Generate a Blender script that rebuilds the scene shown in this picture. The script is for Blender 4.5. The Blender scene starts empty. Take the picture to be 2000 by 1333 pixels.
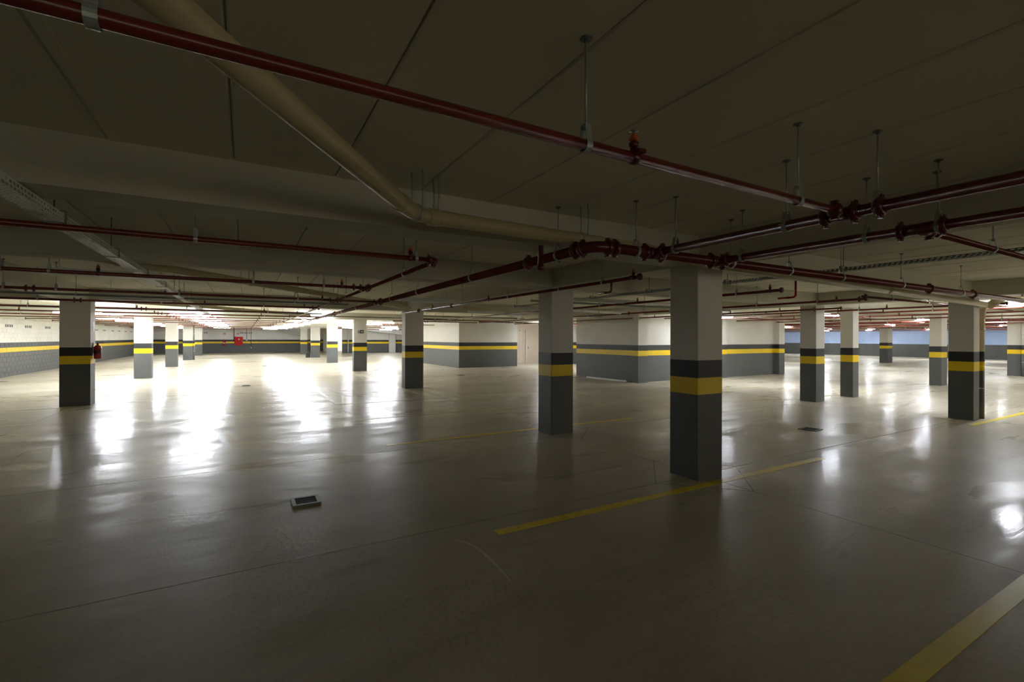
import bpy, math, random
from mathutils import Vector, Matrix
random.seed(7)
C = bpy.context.scene
COL = C.collection
# ------------------------------------------------------------------ camera
CAM_H = 1.655
YAW = math.radians(29.7)
ROLL = math.atan2(6.2, 2127)
F_PX = 915.3
cam_d = bpy.data.cameras.new('camera')
cam_d.sensor_width = 36.0
cam_d.lens = F_PX / 2000 * 36
cam_d.shift_y = -(666.5 - 660.6) / 2000
cam_d.clip_start = 0.05
cam_d.clip_end = 200
cam = bpy.data.objects.new('camera', cam_d)
COL.objects.link(cam)
cam.matrix_world = (Matrix.Translation((0, 0, CAM_H)) @ Matrix.Rotation(-YAW, 4, 'Z')
                    @ Matrix.Rotation(math.pi / 2, 4, 'X') @ Matrix.Rotation(ROLL, 4, 'Z'))
C.camera = cam
# ------------------------------------------------------------------ world, exposure
w = bpy.data.worlds.new('world'); C.world = w; w.use_nodes = True
w.node_tree.nodes['Background'].inputs[0].default_value = (1.0, 0.93, 0.76, 1)
w.node_tree.nodes['Background'].inputs[1].default_value = 0.95
C.view_settings.view_transform = 'Standard'
C.view_settings.look = 'None'
C.view_settings.gamma = 1.0
C.view_settings.use_curve_mapping = False
C.view_settings.exposure = 0.66
LAMP = 98.0          # strength of the fluorescent tubes
C.cycles.max_bounces = 7
C.cycles.diffuse_bounces = 6
C.cycles.glossy_bounces = 3
C.cycles.use_adaptive_sampling = True
C.cycles.adaptive_threshold = 0.1
C.cycles.use_denoising = True
C.cycles.caustics_reflective = False
C.cycles.sample_clamp_indirect = 6.0

# ------------------------------------------------------------------ materials
def new_mat(name, rough=0.6, metal=0.0, spec=0.5):
    m = bpy.data.materials.new(name); m.use_nodes = True
    b = m.node_tree.nodes['Principled BSDF']
    b.inputs['Roughness'].default_value = rough
    b.inputs['Metallic'].default_value = metal
    b.inputs['Specular IOR Level'].default_value = spec
    return m, m.node_tree, b

def paint(name, col, rough=0.6, metal=0.0, var=0.12, scale=3.0, bump=0.0, bscale=60, spec=0.5, stretch=(1, 1, 1)):
    m, nt, b = new_mat(name, rough, metal, spec)
    N, L = nt.nodes, nt.links
    geo = N.new('ShaderNodeNewGeometry')
    mp = N.new('ShaderNodeMapping'); mp.inputs['Scale'].default_value = stretch
    L.new(geo.outputs['Position'], mp.inputs[0])
    nz = N.new('ShaderNodeTexNoise'); nz.inputs['Scale'].default_value = scale
    nz.inputs['Detail'].default_value = 6
    L.new(mp.outputs[0], nz.inputs['Vector'])
    cr = N.new('ShaderNodeValToRGB')
    cr.color_ramp.elements[0].position = 0.3; cr.color_ramp.elements[1].position = 0.7
    cr.color_ramp.elements[0].color = (*[c * (1 - var) for c in col], 1)
    cr.color_ramp.elements[1].color = (*[min(1, c * (1 + var)) for c in col], 1)
    L.new(nz.outputs['Fac'], cr.inputs[0]); L.new(cr.outputs[0], b.inputs['Base Color'])
    if bump:
        n2 = N.new('ShaderNodeTexNoise'); n2.inputs['Scale'].default_value = bscale; n2.inputs['Detail'].default_value = 5
        L.new(geo.outputs['Position'], n2.inputs['Vector'])
        bp = N.new('ShaderNodeBump'); bp.inputs['Strength'].default_value = bump; bp.inputs['Distance'].default_value = 0.01
        L.new(n2.outputs['Fac'], bp.inputs['Height']); L.new(bp.outputs[0], b.inputs['Normal'])
    return m

M = {}
M['ceiling'] = paint('ceiling_paint', (0.76, 0.73, 0.58), 0.75, var=0.05, scale=0.9, bump=0.25, bscale=25, spec=0.25)
M['beam'] = paint('beam_paint', (0.60, 0.58, 0.48), 0.7, var=0.05, scale=1.5, bump=0.15, bscale=18, spec=0.3)
M['dark'] = paint('joint_dark_grey', (0.10, 0.095, 0.08), 0.9, var=0.1)  # even dark grey for floor joints and mortar backing
M['white'] = paint('off_white_paint', (0.64, 0.62, 0.57), 0.6, var=0.03, scale=2, bump=0.06, bscale=50, spec=0.3)
M['wallwhite'] = paint('white_block_paint', (0.80, 0.79, 0.75), 0.7, var=0.05, scale=1.2, bump=0.1, bscale=40, spec=0.25)
M['blue'] = paint('pale_blue_wall', (0.48, 0.62, 0.97), 0.7, var=0.06, scale=1.2, bump=0.1, bscale=40, spec=0.25)
M['grey'] = paint('grey_paint', (0.098, 0.103, 0.102), 0.5, var=0.06, scale=2.2, bump=0.06, bscale=50, spec=0.35)
M['black'] = paint('black_paint', (0.030, 0.030, 0.033), 0.5, var=0.1, scale=3, spec=0.35)
M['yellow'] = paint('yellow_paint', (0.80, 0.56, 0.012), 0.45, var=0.05, scale=3, spec=0.35)
M['line'] = paint('yellow_line_paint', (0.92, 0.72, 0.03), 0.35, var=0.12, scale=5, stretch=(1, 1, 1))
M['linepale'] = paint('worn_pale_line_paint', (0.62, 0.57, 0.33), 0.35, var=0.25, scale=6)
M['linewhite'] = paint('worn_white_line_paint', (0.66, 0.65, 0.58), 0.35, var=0.2, scale=6)
M['red'] = paint('dark_red_pipe_paint', (0.15, 0.016, 0.008), 0.26, var=0.2, scale=6, spec=0.6)
M['redc'] = paint('red_coupling_paint', (0.10, 0.008, 0.006), 0.3, var=0.15, scale=20, spec=0.6)
M['brightred'] = paint('bright_red_enamel', (0.50, 0.008, 0.005), 0.5, spec=0.2, var=0.05, scale=4)
M['extred'] = paint('extinguisher_red', (0.30, 0.02, 0.02), 0.25, var=0.05, scale=4)
M['pvc'] = paint('cream_plastic_pipe', (0.52, 0.44, 0.26), 0.32, var=0.08, scale=3)
M['pvcw'] = paint('white_plastic_pipe', (0.75, 0.75, 0.72), 0.3, var=0.04, scale=3)
M['galv'] = paint('galvanised_steel', (0.42, 0.46, 0.44), 0.42, metal=0.55, var=0.15, scale=14)
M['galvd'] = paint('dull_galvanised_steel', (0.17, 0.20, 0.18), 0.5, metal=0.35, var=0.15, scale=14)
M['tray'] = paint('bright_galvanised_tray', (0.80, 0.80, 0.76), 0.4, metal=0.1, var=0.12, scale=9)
M['steel'] = paint('brushed_steel', (0.45, 0.45, 0.42), 0.35, metal=0.8, var=0.1, scale=20)
M['iron'] = paint('dark_drain_iron', (0.02, 0.02, 0.022), 0.6, metal=0.0, var=0.2, scale=20)
M['orange'] = paint('orange_sprinkler_cap', (0.62, 0.11, 0.02), 0.45, var=0.1, scale=20)
M['rubber_hole_shade'] = paint('black_rubber_hole_shade', (0.015, 0.015, 0.015), 0.5, var=0.1)  # also the painted dark of vent holes and drain pits
M['green'] = paint('sign_green', (0.01, 0.025, 0.018), 0.4, var=0.05)
M['paper'] = paint('white_sheet', (0.78, 0.79, 0.82), 0.5, var=0.02)
M['plate'] = paint('lamp_housing_white', (0.70, 0.71, 0.70), 0.4, var=0.03)
M['door'] = paint('beige_door_paint', (0.62, 0.52, 0.42), 0.5, var=0.03)
M['ink'] = paint('dark_print', (0.05, 0.05, 0.05), 0.5, var=0.0)

def make_lamp_mat():
    m = bpy.data.materials.new('lit_tube'); m.use_nodes = True
    nt = m.node_tree; b = nt.nodes['Principled BSDF']
    b.inputs['Base Color'].default_value = (0.9, 0.9, 0.9, 1)
    b.inputs['Emission Color'].default_value = (0.88, 0.93, 1.0, 1)
    b.inputs['Emission Strength'].default_value = LAMP
    return m
M['lit'] = make_lamp_mat()

def make_floor_mat():
    m, nt, b = new_mat('polished_concrete', 0.4, 0.0, 0.13)
    N, L = nt.nodes, nt.links
    geo = N.new('ShaderNodeNewGeometry')
    def noise(scale, detail, stretch=(1, 1, 1), rot=0.0, dist=0.0, rough=0.55):
        mp = N.new('ShaderNodeMapping'); mp.inputs['Scale'].default_value = stretch
        mp.inputs['Rotation'].default_value = (0, 0, rot)
        L.new(geo.outputs['Position'], mp.inputs[0])
        n = N.new('ShaderNodeTexNoise'); n.inputs['Scale'].default_value = scale
        n.inputs['Detail'].default_value = detail; n.inputs['Distortion'].default_value = dist
        n.inputs['Roughness'].default_value = rough
        L.new(mp.outputs[0], n.inputs['Vector'])
        return n.outputs['Fac']
    def ramp(src, p0, c0, p1, c1):
        r = N.new('ShaderNodeValToRGB')
        r.color_ramp.elements[0].position = p0; r.color_ramp.elements[1].position = p1
        r.color_ramp.elements[0].color = (*c0, 1); r.color_ramp.elements[1].color = (*c1, 1)
        L.new(src, r.inputs[0]); return r.outputs[0]
    def mix(kind, fac, a, bb):
        x = N.new('ShaderNodeMix'); x.data_type = 'RGBA'; x.blend_type = kind
        if isinstance(fac, float): x.inputs[0].default_value = fac
        else: L.new(fac, x.inputs[0])
        L.new(a, x.inputs[6])
        if isinstance(bb, tuple): x.inputs[7].default_value = (*bb, 1)
        else: L.new(bb, x.inputs[7])
        return x.outputs[2]
    base = ramp(noise(0.45, 7, dist=0.6), 0.32, (0.50, 0.455, 0.365), 0.7, (0.64, 0.59, 0.49))
    # broad trowel sweeps
    sweep = ramp(noise(0.7, 5, (0.25, 1.4, 1), 0.35, 0.8), 0.3, (0.88, 0.88, 0.88), 0.7, (1.06, 1.06, 1.06))
    c = mix('MULTIPLY', 0.7, base, sweep)
    # tyre dust and dark stains
    stain = ramp(noise(0.6, 10, (0.6, 1.3, 1), 0.5, 0.3, 0.75), 0.48, (1, 1, 1), 0.80, (0.62, 0.61, 0.60))
    c = mix('MULTIPLY', 0.8, c, stain)
    scuff = ramp(noise(1.6, 12, (0.35, 2.4, 1), 0.55, 0.2, 0.8), 0.56, (1, 1, 1), 0.74, (0.55, 0.54, 0.53))
    c = mix('MULTIPLY', 0.55, c, scuff)
    speck = ramp(noise(9.0, 3), 0.70, (1, 1, 1), 0.78, (0.62, 0.6, 0.56))
    c = mix('MULTIPLY', 0.5, c, speck)
    chat = N.new('ShaderNodeTexVoronoi'); chat.inputs['Scale'].default_value = 42
    mpc = N.new('ShaderNodeMapping'); mpc.inputs['Scale'].default_value = (1, 0.5, 1); mpc.inputs['Rotation'].default_value = (0, 0, 0.9)
    L.new(geo.outputs['Position'], mpc.inputs[0]); L.new(mpc.outputs[0], chat.inputs['Vector'])
    cc = ramp(chat.outputs['Distance'], 0.1, (0.80, 0.80, 0.80), 0.5, (1.08, 1.08, 1.08))
    where = ramp(noise(0.4, 4), 0.42, (0, 0, 0), 0.58, (0.8, 0.8, 0.8))
    c = mix('MULTIPLY', where, c, cc)
    L.new(c, b.inputs['Base Color'])
    # roughness: glossy with duller sweeps
    r = N.new('ShaderNodeMapRange'); r.inputs[1].default_value = 0.3; r.inputs[2].default_value = 0.7
    r.inputs[3].default_value = 0.20; r.inputs[4].default_value = 0.52
    b.inputs['Coat Weight'].default_value = 0.13; b.inputs['Coat Roughness'].default_value = 0.05; b.inputs['Coat IOR'].default_value = 1.4
    L.new(noise(0.9, 8, (0.5, 1.6, 1), 0.4, 0.8, 0.6), r.inputs[0])
    L.new(r.outputs[0], b.inputs['Roughness'])
    # trowel chatter relief
    v = N.new('ShaderNodeTexVoronoi'); v.inputs['Scale'].default_value = 26; v.distance = 'EUCLIDEAN'
    mp = N.new('ShaderNodeMapping'); mp.inputs['Scale'].default_value = (1, 0.55, 1); mp.inputs['Rotation'].default_value = (0, 0, 0.8)
    nd = N.new('ShaderNodeTexNoise'); nd.inputs['Scale'].default_value = 5
    L.new(geo.outputs['Position'], mp.inputs[0]); L.new(mp.outputs[0], v.inputs['Vector'])
    area = ramp(noise(0.35, 3), 0.45, (0, 0, 0), 0.6, (1, 1, 1))
    mul = N.new('ShaderNodeMath'); mul.operation = 'MULTIPLY'
    L.new(v.outputs['Distance'], mul.inputs[0]); L.new(area, mul.inputs[1])
    n2 = noise(1.8, 8, (0.4, 1.8, 1), 0.5, 0.5, 0.62)
    add = N.new('ShaderNodeMath'); add.operation = 'MULTIPLY_ADD'
    L.new(mul.outputs[0], add.inputs[0]); add.inputs[1].default_value = 0.35; L.new(n2, add.inputs[2])
    bp = N.new('ShaderNodeBump'); bp.inputs['Strength'].default_value = 0.16; bp.inputs['Distance'].default_value = 0.02
    L.new(add.outputs[0], bp.inputs['Height']); L.new(bp.outputs[0], b.inputs['Normal']); L.new(bp.outputs[0], b.inputs['Coat Normal'])
    return m
M['floor'] = make_floor_mat()

# ------------------------------------------------------------------ mesh helpers
class MB:
    def __init__(s): s.v, s.f, s.m, s.sm = [], [], [], []
    def face(s, idx, mi=0, sm=False): s.f.append(idx); s.m.append(mi); s.sm.append(sm)
    def box(s, x0, x1, y0, y1, z0, z1, mi=0):
        b = len(s.v)
        s.v += [(x0, y0, z0), (x1, y0, z0), (x1, y1, z0), (x0, y1, z0), (x0, y0, z1), (x1, y0, z1), (x1, y1, z1), (x0, y1, z1)]
        for q in ((0, 3, 2, 1), (4, 5, 6, 7), (0, 1, 5, 4), (1, 2, 6, 5), (2, 3, 7, 6), (3, 0, 4, 7)):
            s.face([b + i for i in q], mi)
        return s
    def prism(s, pts, z0, z1, mi=0):      # polygon in xy, counter-clockwise
        b = len(s.v); n = len(pts)
        s.v += [(x, y, z0) for x, y in pts] + [(x, y, z1) for x, y in pts]
        s.face([b + i for i in reversed(range(n))], mi); s.face([b + n + i for i in range(n)], mi)
        for i in range(n):
            j = (i + 1) % n
            s.face([b + i, b + j, b + n + j, b + n + i], mi)
        return s
    def cham(s, x0, x1, y0, y1, z0, z1, c=0.01, mi=0):   # vertical edges chamfered
        return s.prism([(x0 + c, y0), (x1 - c, y0), (x1, y0 + c), (x1, y1 - c), (x1 - c, y1), (x0 + c, y1), (x0, y1 - c), (x0, y0 + c)], z0, z1, mi)
    def rings(s, rings, mi=0, caps=True, smooth=True, close=False):
        b = len(s.v); n = len(rings[0])
        for r in rings: s.v += [tuple(p) for p in r]
        k = len(rings)
        for a in range(k - 1 + (1 if close else 0)):
            a2 = (a + 1) % k
            for i in range(n):
                j = (i + 1) % n
                s.face([b + a * n + i, b + a * n + j, b + a2 * n + j, b + a2 * n + i], mi, smooth)
        if caps and not close:
            s.face([b + i for i in reversed(range(n))], mi)
            s.face([b + (k - 1) * n + i for i in range(n)], mi)
        return s
    def lathe(s, p, axis, prof, n=12, mi=0, smooth=True):   # prof: (t, r) along axis from p
        p = Vector(p); a = Vector(axis).normalized()
        u = a.orthogonal().normalized(); v = a.cross(u)
        rs = []
        for t, r in prof:
            rs.append([p + a * t + (u * math.cos(2 * math.pi * i / n) + v * math.sin(2 * math.pi * i / n)) * max(r, 1e-4) for i in range(n)])
        return s.rings(rs, mi, True, smooth)
    def tube(s, pts, r, n=12, mi=0):
        pts = [Vector(p) for p in pts]; rs = []
        up = None
        for i, p in enumerate(pts):
            t = ((pts[min(i + 1, len(pts) - 1)] - p).normalized() + (p - pts[max(i - 1, 0)]).normalized()).normalized()
            if up is None: up = t.orthogonal().normalized()
            up = (up - t * up.dot(t)).normalized(); v = t.cross(up)
            rs.append([p + (up * math.cos(2 * math.pi * k / n) + v * math.sin(2 * math.pi * k / n)) * r for k in range(n)])
        return s.rings(rs, mi, True, True)
    def mesh(s, name, mats):
        me = bpy.data.meshes.new(name); me.from_pydata(s.v, [], s.f); me.update()
        for m in (mats if isinstance(mats, (list, tuple)) else [mats]): me.materials.append(m)
        me.polygons.foreach_set('material_index', s.m); me.polygons.foreach_set('use_smooth', s.sm)
        return me
    def build(s, name, mats, parent=None, **props):
        return obj(name, s.mesh(name, mats), parent, **props)

def obj(name, me, parent=None, loc=None, rot=None, **props):
    o = bpy.data.objects.new(name, me); COL.objects.link(o)
    if parent is not None: o.parent = parent
    if loc is not None: o.location = loc
    if rot is not None: o.rotation_euler = rot
    for k, v in props.items(): o[k] = v
    return o
def thing(name, label, cat, loc=(0, 0, 0), rot=(0, 0, 0), group=None):
    o = obj(name, None, None, loc, rot, label=label, category=cat)
    o.empty_display_size = 0.2
    if group: o['group'] = group
    return o
def struct(name): return obj(name, None, None, kind='structure')

# ------------------------------------------------------------------ dimensions
ZC, ZB = 2.84, 2.525            # ceiling underside, beam soffit
ZP = 2.41                       # sprinkler pipe axis
Z1, Z2, Z3 = 1.0, 1.195, 1.40   # paint bands
BY = [(-13.2, -12.8), (-4.9, -4.5), (3.65, 4.02), (6.63, 7.03), (14.9, 15.3), (23.55, 23.95), (32.2, 32.6), (41.0, 41.4), (50.2, 50.6)]
BX = [(-3.80, -3.24), (4.55, 5.03), (12.85, 13.33), (21.4, 21.9), (30.2, 30.75), (38.5, 39.1), (46.8, 47.4)]
XMIN, XMAX, YMIN, YMAX = -8.5, 53.5, -18.0, 57.5

# ------------------------------------------------------------------ floor: bedding and slabs with sawn joints
fl = MB().box(XMIN - .3, XMAX + .3, YMIN - .3, 62, -0.25, -0.012).build('floor', M['dark'], None, kind='structure')
xs = [XMIN] + [(a + b) / 2 for a, b in BX] + [XMAX]
ys = [YMIN, -13, -4.7, 3.82, 6.82] + [(a + b) / 2 for a, b in BY[4:]] + [61.5]
g = 0.004
for i in range(len(xs) - 1):
    for j in range(len(ys) - 1):
        MB().box(xs[i] + g, xs[i + 1] - g, ys[j] + g, ys[j + 1] - g, -0.06, 0.0).build('floor_slab', M['floor'], fl)
# diagonal sawn cuts round the near columns
def strip(x0, y0, x1, y1, wd, z0, z1, name, mat, parent=None, **p):
    d = Vector((x1 - x0, y1 - y0)).normalized(); n = Vector((-d.y, d.x)) * wd / 2
    pts = [(x0 - n.x, y0 - n.y), (x1 - n.x, y1 - n.y), (x1 + n.x, y1 + n.y), (x0 + n.x, y0 + n.y)]
    return MB().prism(pts, z0, z1).build(name, mat, parent, **p)
for cx, cy, h in ((4.8, 3.83, .72), (4.8, 6.83, .72), (13.1, 3.83, .7), (13.1, 6.83, .7)):
    for a, b in (((0, -h), (h, 0)), ((h, 0), (0, h)), ((0, h), (-h, 0)), ((-h, 0), (0, -h))):
        strip(cx + a[0], cy + a[1], cx + b[0], cy + b[1], 0.006, -0.001, 0.0006, 'sawn_joint', M['dark'], fl)

# tyre scuffs and a chalky trail lying on the slabs
M['scuff'] = paint('tyre_scuff', (0.20, 0.185, 0.15), 0.35, var=0.3, scale=9)
M['chalk'] = paint('chalky_trail', (0.74, 0.70, 0.58), 0.6, var=0.15, scale=9)
def scuff(pts, wd, mat='scuff'):
    # smooth the path, taper its ends
    P = [Vector(p) for p in pts]; Q = []
    for i in range(len(P) - 1):
        p0, p1, p2, p3 = P[max(i - 1, 0)], P[i], P[i + 1], P[min(i + 2, len(P) - 1)]
        for q in range(8):
            t = q / 8
            Q.append(.5 * ((2 * p1) + (p2 - p0) * t + (2 * p0 - 5 * p1 + 4 * p2 - p3) * t * t + (3 * p1 - p0 - 3 * p2 + p3) * t ** 3))
    Q.append(P[-1]); L, Rr = [], []
    for i, q in enumerate(Q):
        d = (Q[min(i + 1, len(Q) - 1)] - Q[max(i - 1, 0)]).normalized(); n = Vector((-d.y, d.x))
        h = wd / 2 * (math.sin(math.pi * (i + .5) / (len(Q) + 0)) ** .5) * random.uniform(.45, 1.0)
        L.append(q - n * h); Rr.append(q + n * h)
    m = MB(); k = len(Q); m.v = [(p.x, p.y, .0007) for p in L] + [(p.x, p.y, .0007) for p in Rr]
    for i in range(k - 1): m.face([i, i + 1, k + i + 1, k + i])
    m.build('scuff_mark', M[mat], fl)
SCUFFS = [([(-.35, 15.2), (-.42, 12.6), (-.76, 11.6), (-1.24, 10.9), (-2.0, 10.6)], .10), ([(-.32, 9.75), (-.35, 9.2), (-.26, 8.6), (-.26, 8.26), (-.33, 7.9), (-.37, 7.65)], .10),
          ([(.86, 12.2), (1.25, 11.5), (1.8, 11.5), (2.1, 10.4), (2.75, 10.25)], .12), ([(2.36, 11.6), (2.74, 10.9), (2.88, 10.3), (2.45, 9.85)], .10), ([(-2.65, 8.5), (-2.7, 9.3), (-2.2, 9.5), (-1.6, 9.7)], .07),
          ([(-1.3, 7.82), (-.9, 7.9), (-.37, 8.1)], .06), ([(2.3, 16), (2.6, 13.7), (3.5, 13.1)], .14), ([(.8, 16), (1.6, 14.9), (2.2, 14.9)], .12), ([(-.6, 12.4), (.3, 12.9), (1.2, 13.8), (1.6, 13.4)], .10)]
for pts, wd in SCUFFS: scuff(pts, wd)
scuff([(1.49, 3.57), (1.58, 3.41), (1.60, 3.1), (1.57, 2.74)], .03, 'chalk')
# painted bay lines
def line(label, x0, x1, y0, y1, mat='line'):
    o = MB().box(x0, x1, y0, y1, -0.0005, 0.0022).build('parking_line', M[mat]); o['label'] = label; o['category'] = 'parking line'
    o['group'] = 'painted parking bay lines'
line('bright yellow parking line on the floor in front of the nearest column', 1.86, 6.95, 3.465, 3.57)
line('wide yellow parking line crossing the bottom right corner of the floor', 1.86, 6.95, 0.975, 1.08)
line('yellow parking line running behind the second near column', 1.89, 7.0, 7.15, 7.25, 'line')
line('thin pale yellow line across the bay behind the second near column', 1.95, 7.0, 9.65, 9.75, 'linepale')
line('pale line across the floor in front of the third column of the middle row', 1.95, 7.9, 12.13, 12.23, 'linepale')
line('worn white line running away down the driving lane left of the middle columns', 1.93, 2.03, 12.23, 17.7, 'linewhite')
line('worn line passing through the foot of the third column of the middle row', 4.42, 4.52, 12.23, 21.7, 'linepale')
line('worn white line running away just right of the third middle column', 5.24, 5.34, 12.23, 15.4, 'linewhite')
line('faint yellow line crossing the floor towards the plain pale block', 9.3, 12.3, 12.2, 12.3, 'linepale')
line('pale yellow line seen between the nearest column and the pair on the right', 10.2, 15.4, 9.8, 9.9, 'linepale')
line('yellow line ending at the foot of the column with the downpipe', 12.15, 17.3, 3.40, 3.50)
line('pale yellow line passing the feet of the two right columns', 12.2, 17.3, 7.28, 7.38, 'linepale')
line('faint yellow line far right behind the two right columns', 18.2, 23.4, 7.28, 7.38, 'linepale')
line('faint yellow line farthest right in the bays', 18.2, 23.4, 9.85, 9.95, 'linepale')
k = 0
for yy, wd in ((12.08, 'nearest the camera'), (14.6, 'second nearest the camera'), (17.75, 'third from the camera'), (20.3, 'fourth from the camera'), (22.8, 'fifth from the camera')):
    line('thin yellow bay line by the left block wall, ' + wd, -8.3, -3.4, yy, yy + .09, 'linepale')

# floor drains
def drain(label, cx, cy, s, rot=0.0):
    t = thing('floor_drain', label, 'drain', (cx, cy, 0), (0, 0, rot), 'floor drains')
    fr = MB(); h = s / 2; wf = s * .13
    fr.box(-h, h, -h, -h + wf, 0, .014); fr.box(-h, h, h - wf, h, 0, .014)
    fr.box(-h, -h + wf, -h + wf, h - wf, 0, .014); fr.box(h - wf, h, -h + wf, h - wf, 0, .014)
    fr.build('frame', M['galvd'], t)
    MB().box(-h + wf, h - wf, -h + wf, h - wf, -.001, .002).build('pit_shade', M['rubber_hole_shade'], t)  # flat black plate paints the shade inside the drain
    for i in range(9):
        y = -h + wf + (s - 2 * wf) * (i + .5) / 9
        MB().box(-h + wf, h - wf, y - .0035, y + .0035, .003, .011).build('grate_bar', M['iron'], t)
drain('square steel-framed floor drain in the dark left foreground', 0.54, 5.135, 0.26)
drain('dark floor drain grate between the nearest column and the right pair', 8.98, 4.73, 0.3, .12)
drain('small dark floor drain in the bright left driving lane', 0.05, 18.35, 0.27)
drain('small dark floor drain near the corner of the pale block', 8.3, 19.1, 0.3)
drain('tiny dark floor drain far down the left lane', 1.0, 30.5, 0.27)

# ------------------------------------------------------------------ ceiling slabs, beams
ce = MB().box(XMIN - .3, XMAX + .3, YMIN - .3, 62, ZC + .022, ZC + .3).build('ceiling', M['beam'], None, kind='structure')
PW = 0.645
X0 = -0.066
bays = [(YMIN, -13.2), (-12.8, -4.9), (-4.5, 3.65), (4.02, 6.63), (7.03, 14.9), (15.3, 23.55), (23.95, 32.2), (32.6, 41.0), (41.4, 50.2), (50.6, 61.8)]
far = MB()
kmin = int(math.floor((XMIN - X0) / PW)) - 1; kmax = int(math.ceil((XMAX - X0) / PW)) + 1
cache = {}
for bi, (y0, y1) in enumerate(bays):
    for k in range(kmin, kmax):
        a, b = X0 + PW * k, X0 + PW * (k + 1)
        a2, b2 = max(a, XMIN - .2), min(b, XMAX + .2)
        if b2 - a2 < .05: continue
        gg = 0.004
        if bi in (2, 3, 4) and -9 < a < 19 and b2 - a2 > PW - .01:
            if (y0, y1) not in cache:
                pm = MB(); q = [(gg + .009, 0), (PW - gg - .009, 0), (PW - gg, .009), (PW - gg, .05), (gg, .05), (gg, .009)]
                pm.v = [(x, y0 - .02, z) for x, z in q] + [(x, y1 + .02, z) for x, z in q]
                pm.face([0, 1, 2, 3, 4, 5]); pm.face([11, 10, 9, 8, 7, 6])
                for i in range(6): pm.face([i, 6 + i, 6 + (i + 1) % 6, (i + 1) % 6])
                cache[(y0, y1)] = pm.mesh('ceiling_panel', M['ceiling'])
            obj('ceiling_panel', cache[(y0, y1)], ce, (a, 0, ZC + random.choice((0, 0, .002, -.003))))
        else:
            far.box(a2 + gg, b2 - gg, y0 - .02, y1 + .02, ZC, ZC + .05)
far.build('far_ceiling_panels', M['ceiling'], ce, kind='stuff')
for xs_, ws_ in ((-.705, .05), (1.865, .035), (3.80, .03)):
    for y0, y1 in ((-4.5, 3.65), (4.02, 6.63)):
        MB().box(xs_, xs_ + ws_, y0, y1, ZC - .005, ZC + .01).build('joint_cover_strip', M['ceiling'], ce)
for y0, y1 in BY:
    MB().box(XMIN - .1, XMAX + .1, y0, y1, ZB, ZC + .04).build('ceiling_beam', M['beam'], None, kind='structure')
for bi, (x0, x1) in enumerate(BX):
    for j in range(len(BY) + 1):
        ya = YMIN - .1 if j == 0 else BY[j - 1][1]
        yb = 61.9 if j == len(BY) else BY[j][0]
        if bi in (0, 1) and j >= 5: continue          # plain slab beyond
        MB().box(x0 + .03, x1 - .03, ya, yb, ZB + .002, ZC + .04).build('ceiling_beam', M['beam'], None, kind='structure')

# ------------------------------------------------------------------ columns
def column(label, x0, x1, y0, y1, yellow=True, top=ZB):
    t = thing('concrete_column', label, 'column', (x0, y0, 0), group='banded concrete columns')
    W, D = x1 - x0, y1 - y0
    MB().cham(0, W, 0, D, 0, Z1, .008).build('grey_base', M['grey'], t)
    MB().cham(-.001, W + .001, -.001, D + .001, Z1, Z2, .008).build('yellow_band', M['yellow'], t)
    MB().cham(-.0005, W + .0005, -.0005, D + .0005, Z2, Z3, .008).build('black_band', M['black'], t)
    MB().cham(0, W, 0, D, Z3, top, .008).build('white_shaft', M['white'], t)
    return t
cols = [
 ('nearest concrete column, right of centre, with the yellow floor line at its foot', 4.56, 5.005, 3.65, 4.06),
 ('second nearest column, in shade left of the nearest one', 4.545, 5.01, 6.61, 7.02),
 ('third column of the middle row, behind a thin red pipe', 4.52, 5.14, 14.92, 15.28),
 ('fourth column of the middle row, with the dark exit sign', 4.62, 5.25, 23.67, 24.0),
 ('fifth column of the middle row, brightly lit white', 4.66, 5.30, 32.3, 32.65),
 ('sixth column of the middle row, brightly lit', 4.72, 5.40, 41.4, 41.8),
 ('farthest column of the middle row, in front of the back wall', 4.80, 5.42, 50.6, 50.95),
 ('nearest column on the left, carrying the dark red extinguisher', -3.79, -3.23, 14.85, 15.27),
 ('second column of the left row, bright white in the lane', -3.80, -3.24, 23.45, 23.85),
 ('third column of the left row', -3.80, -3.25, 31.9, 32.3),
 ('fourth column of the left row, with a dark pipe on its side', -3.84, -3.26, 40.8, 41.2),
 ('farthest column of the left row near the back wall', -3.86, -3.30, 50.2, 50.6),
 ('left one of the two columns right of centre, wider looking', 12.95, 13.37, 6.69, 7.10),
 ('right one of the pair of columns standing close together', 14.96, 15.28, 6.74, 7.07),
 ('right-hand column with the round downpipe beside it', 12.86, 13.17, 3.62, 4.02),
 ('pale column just left of the one with the downpipe', 21.5, 22.0, 6.9, 7.25),
 ('distant column in front of the pale blue wall', 38.6, 39.25, 15.25, 15.75),
 ('wide white column at the right edge with a pipe at its corner', 30.3, 31.0, 6.95, 7.4),
]
cobj = [column(*c) for c in cols]
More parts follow.
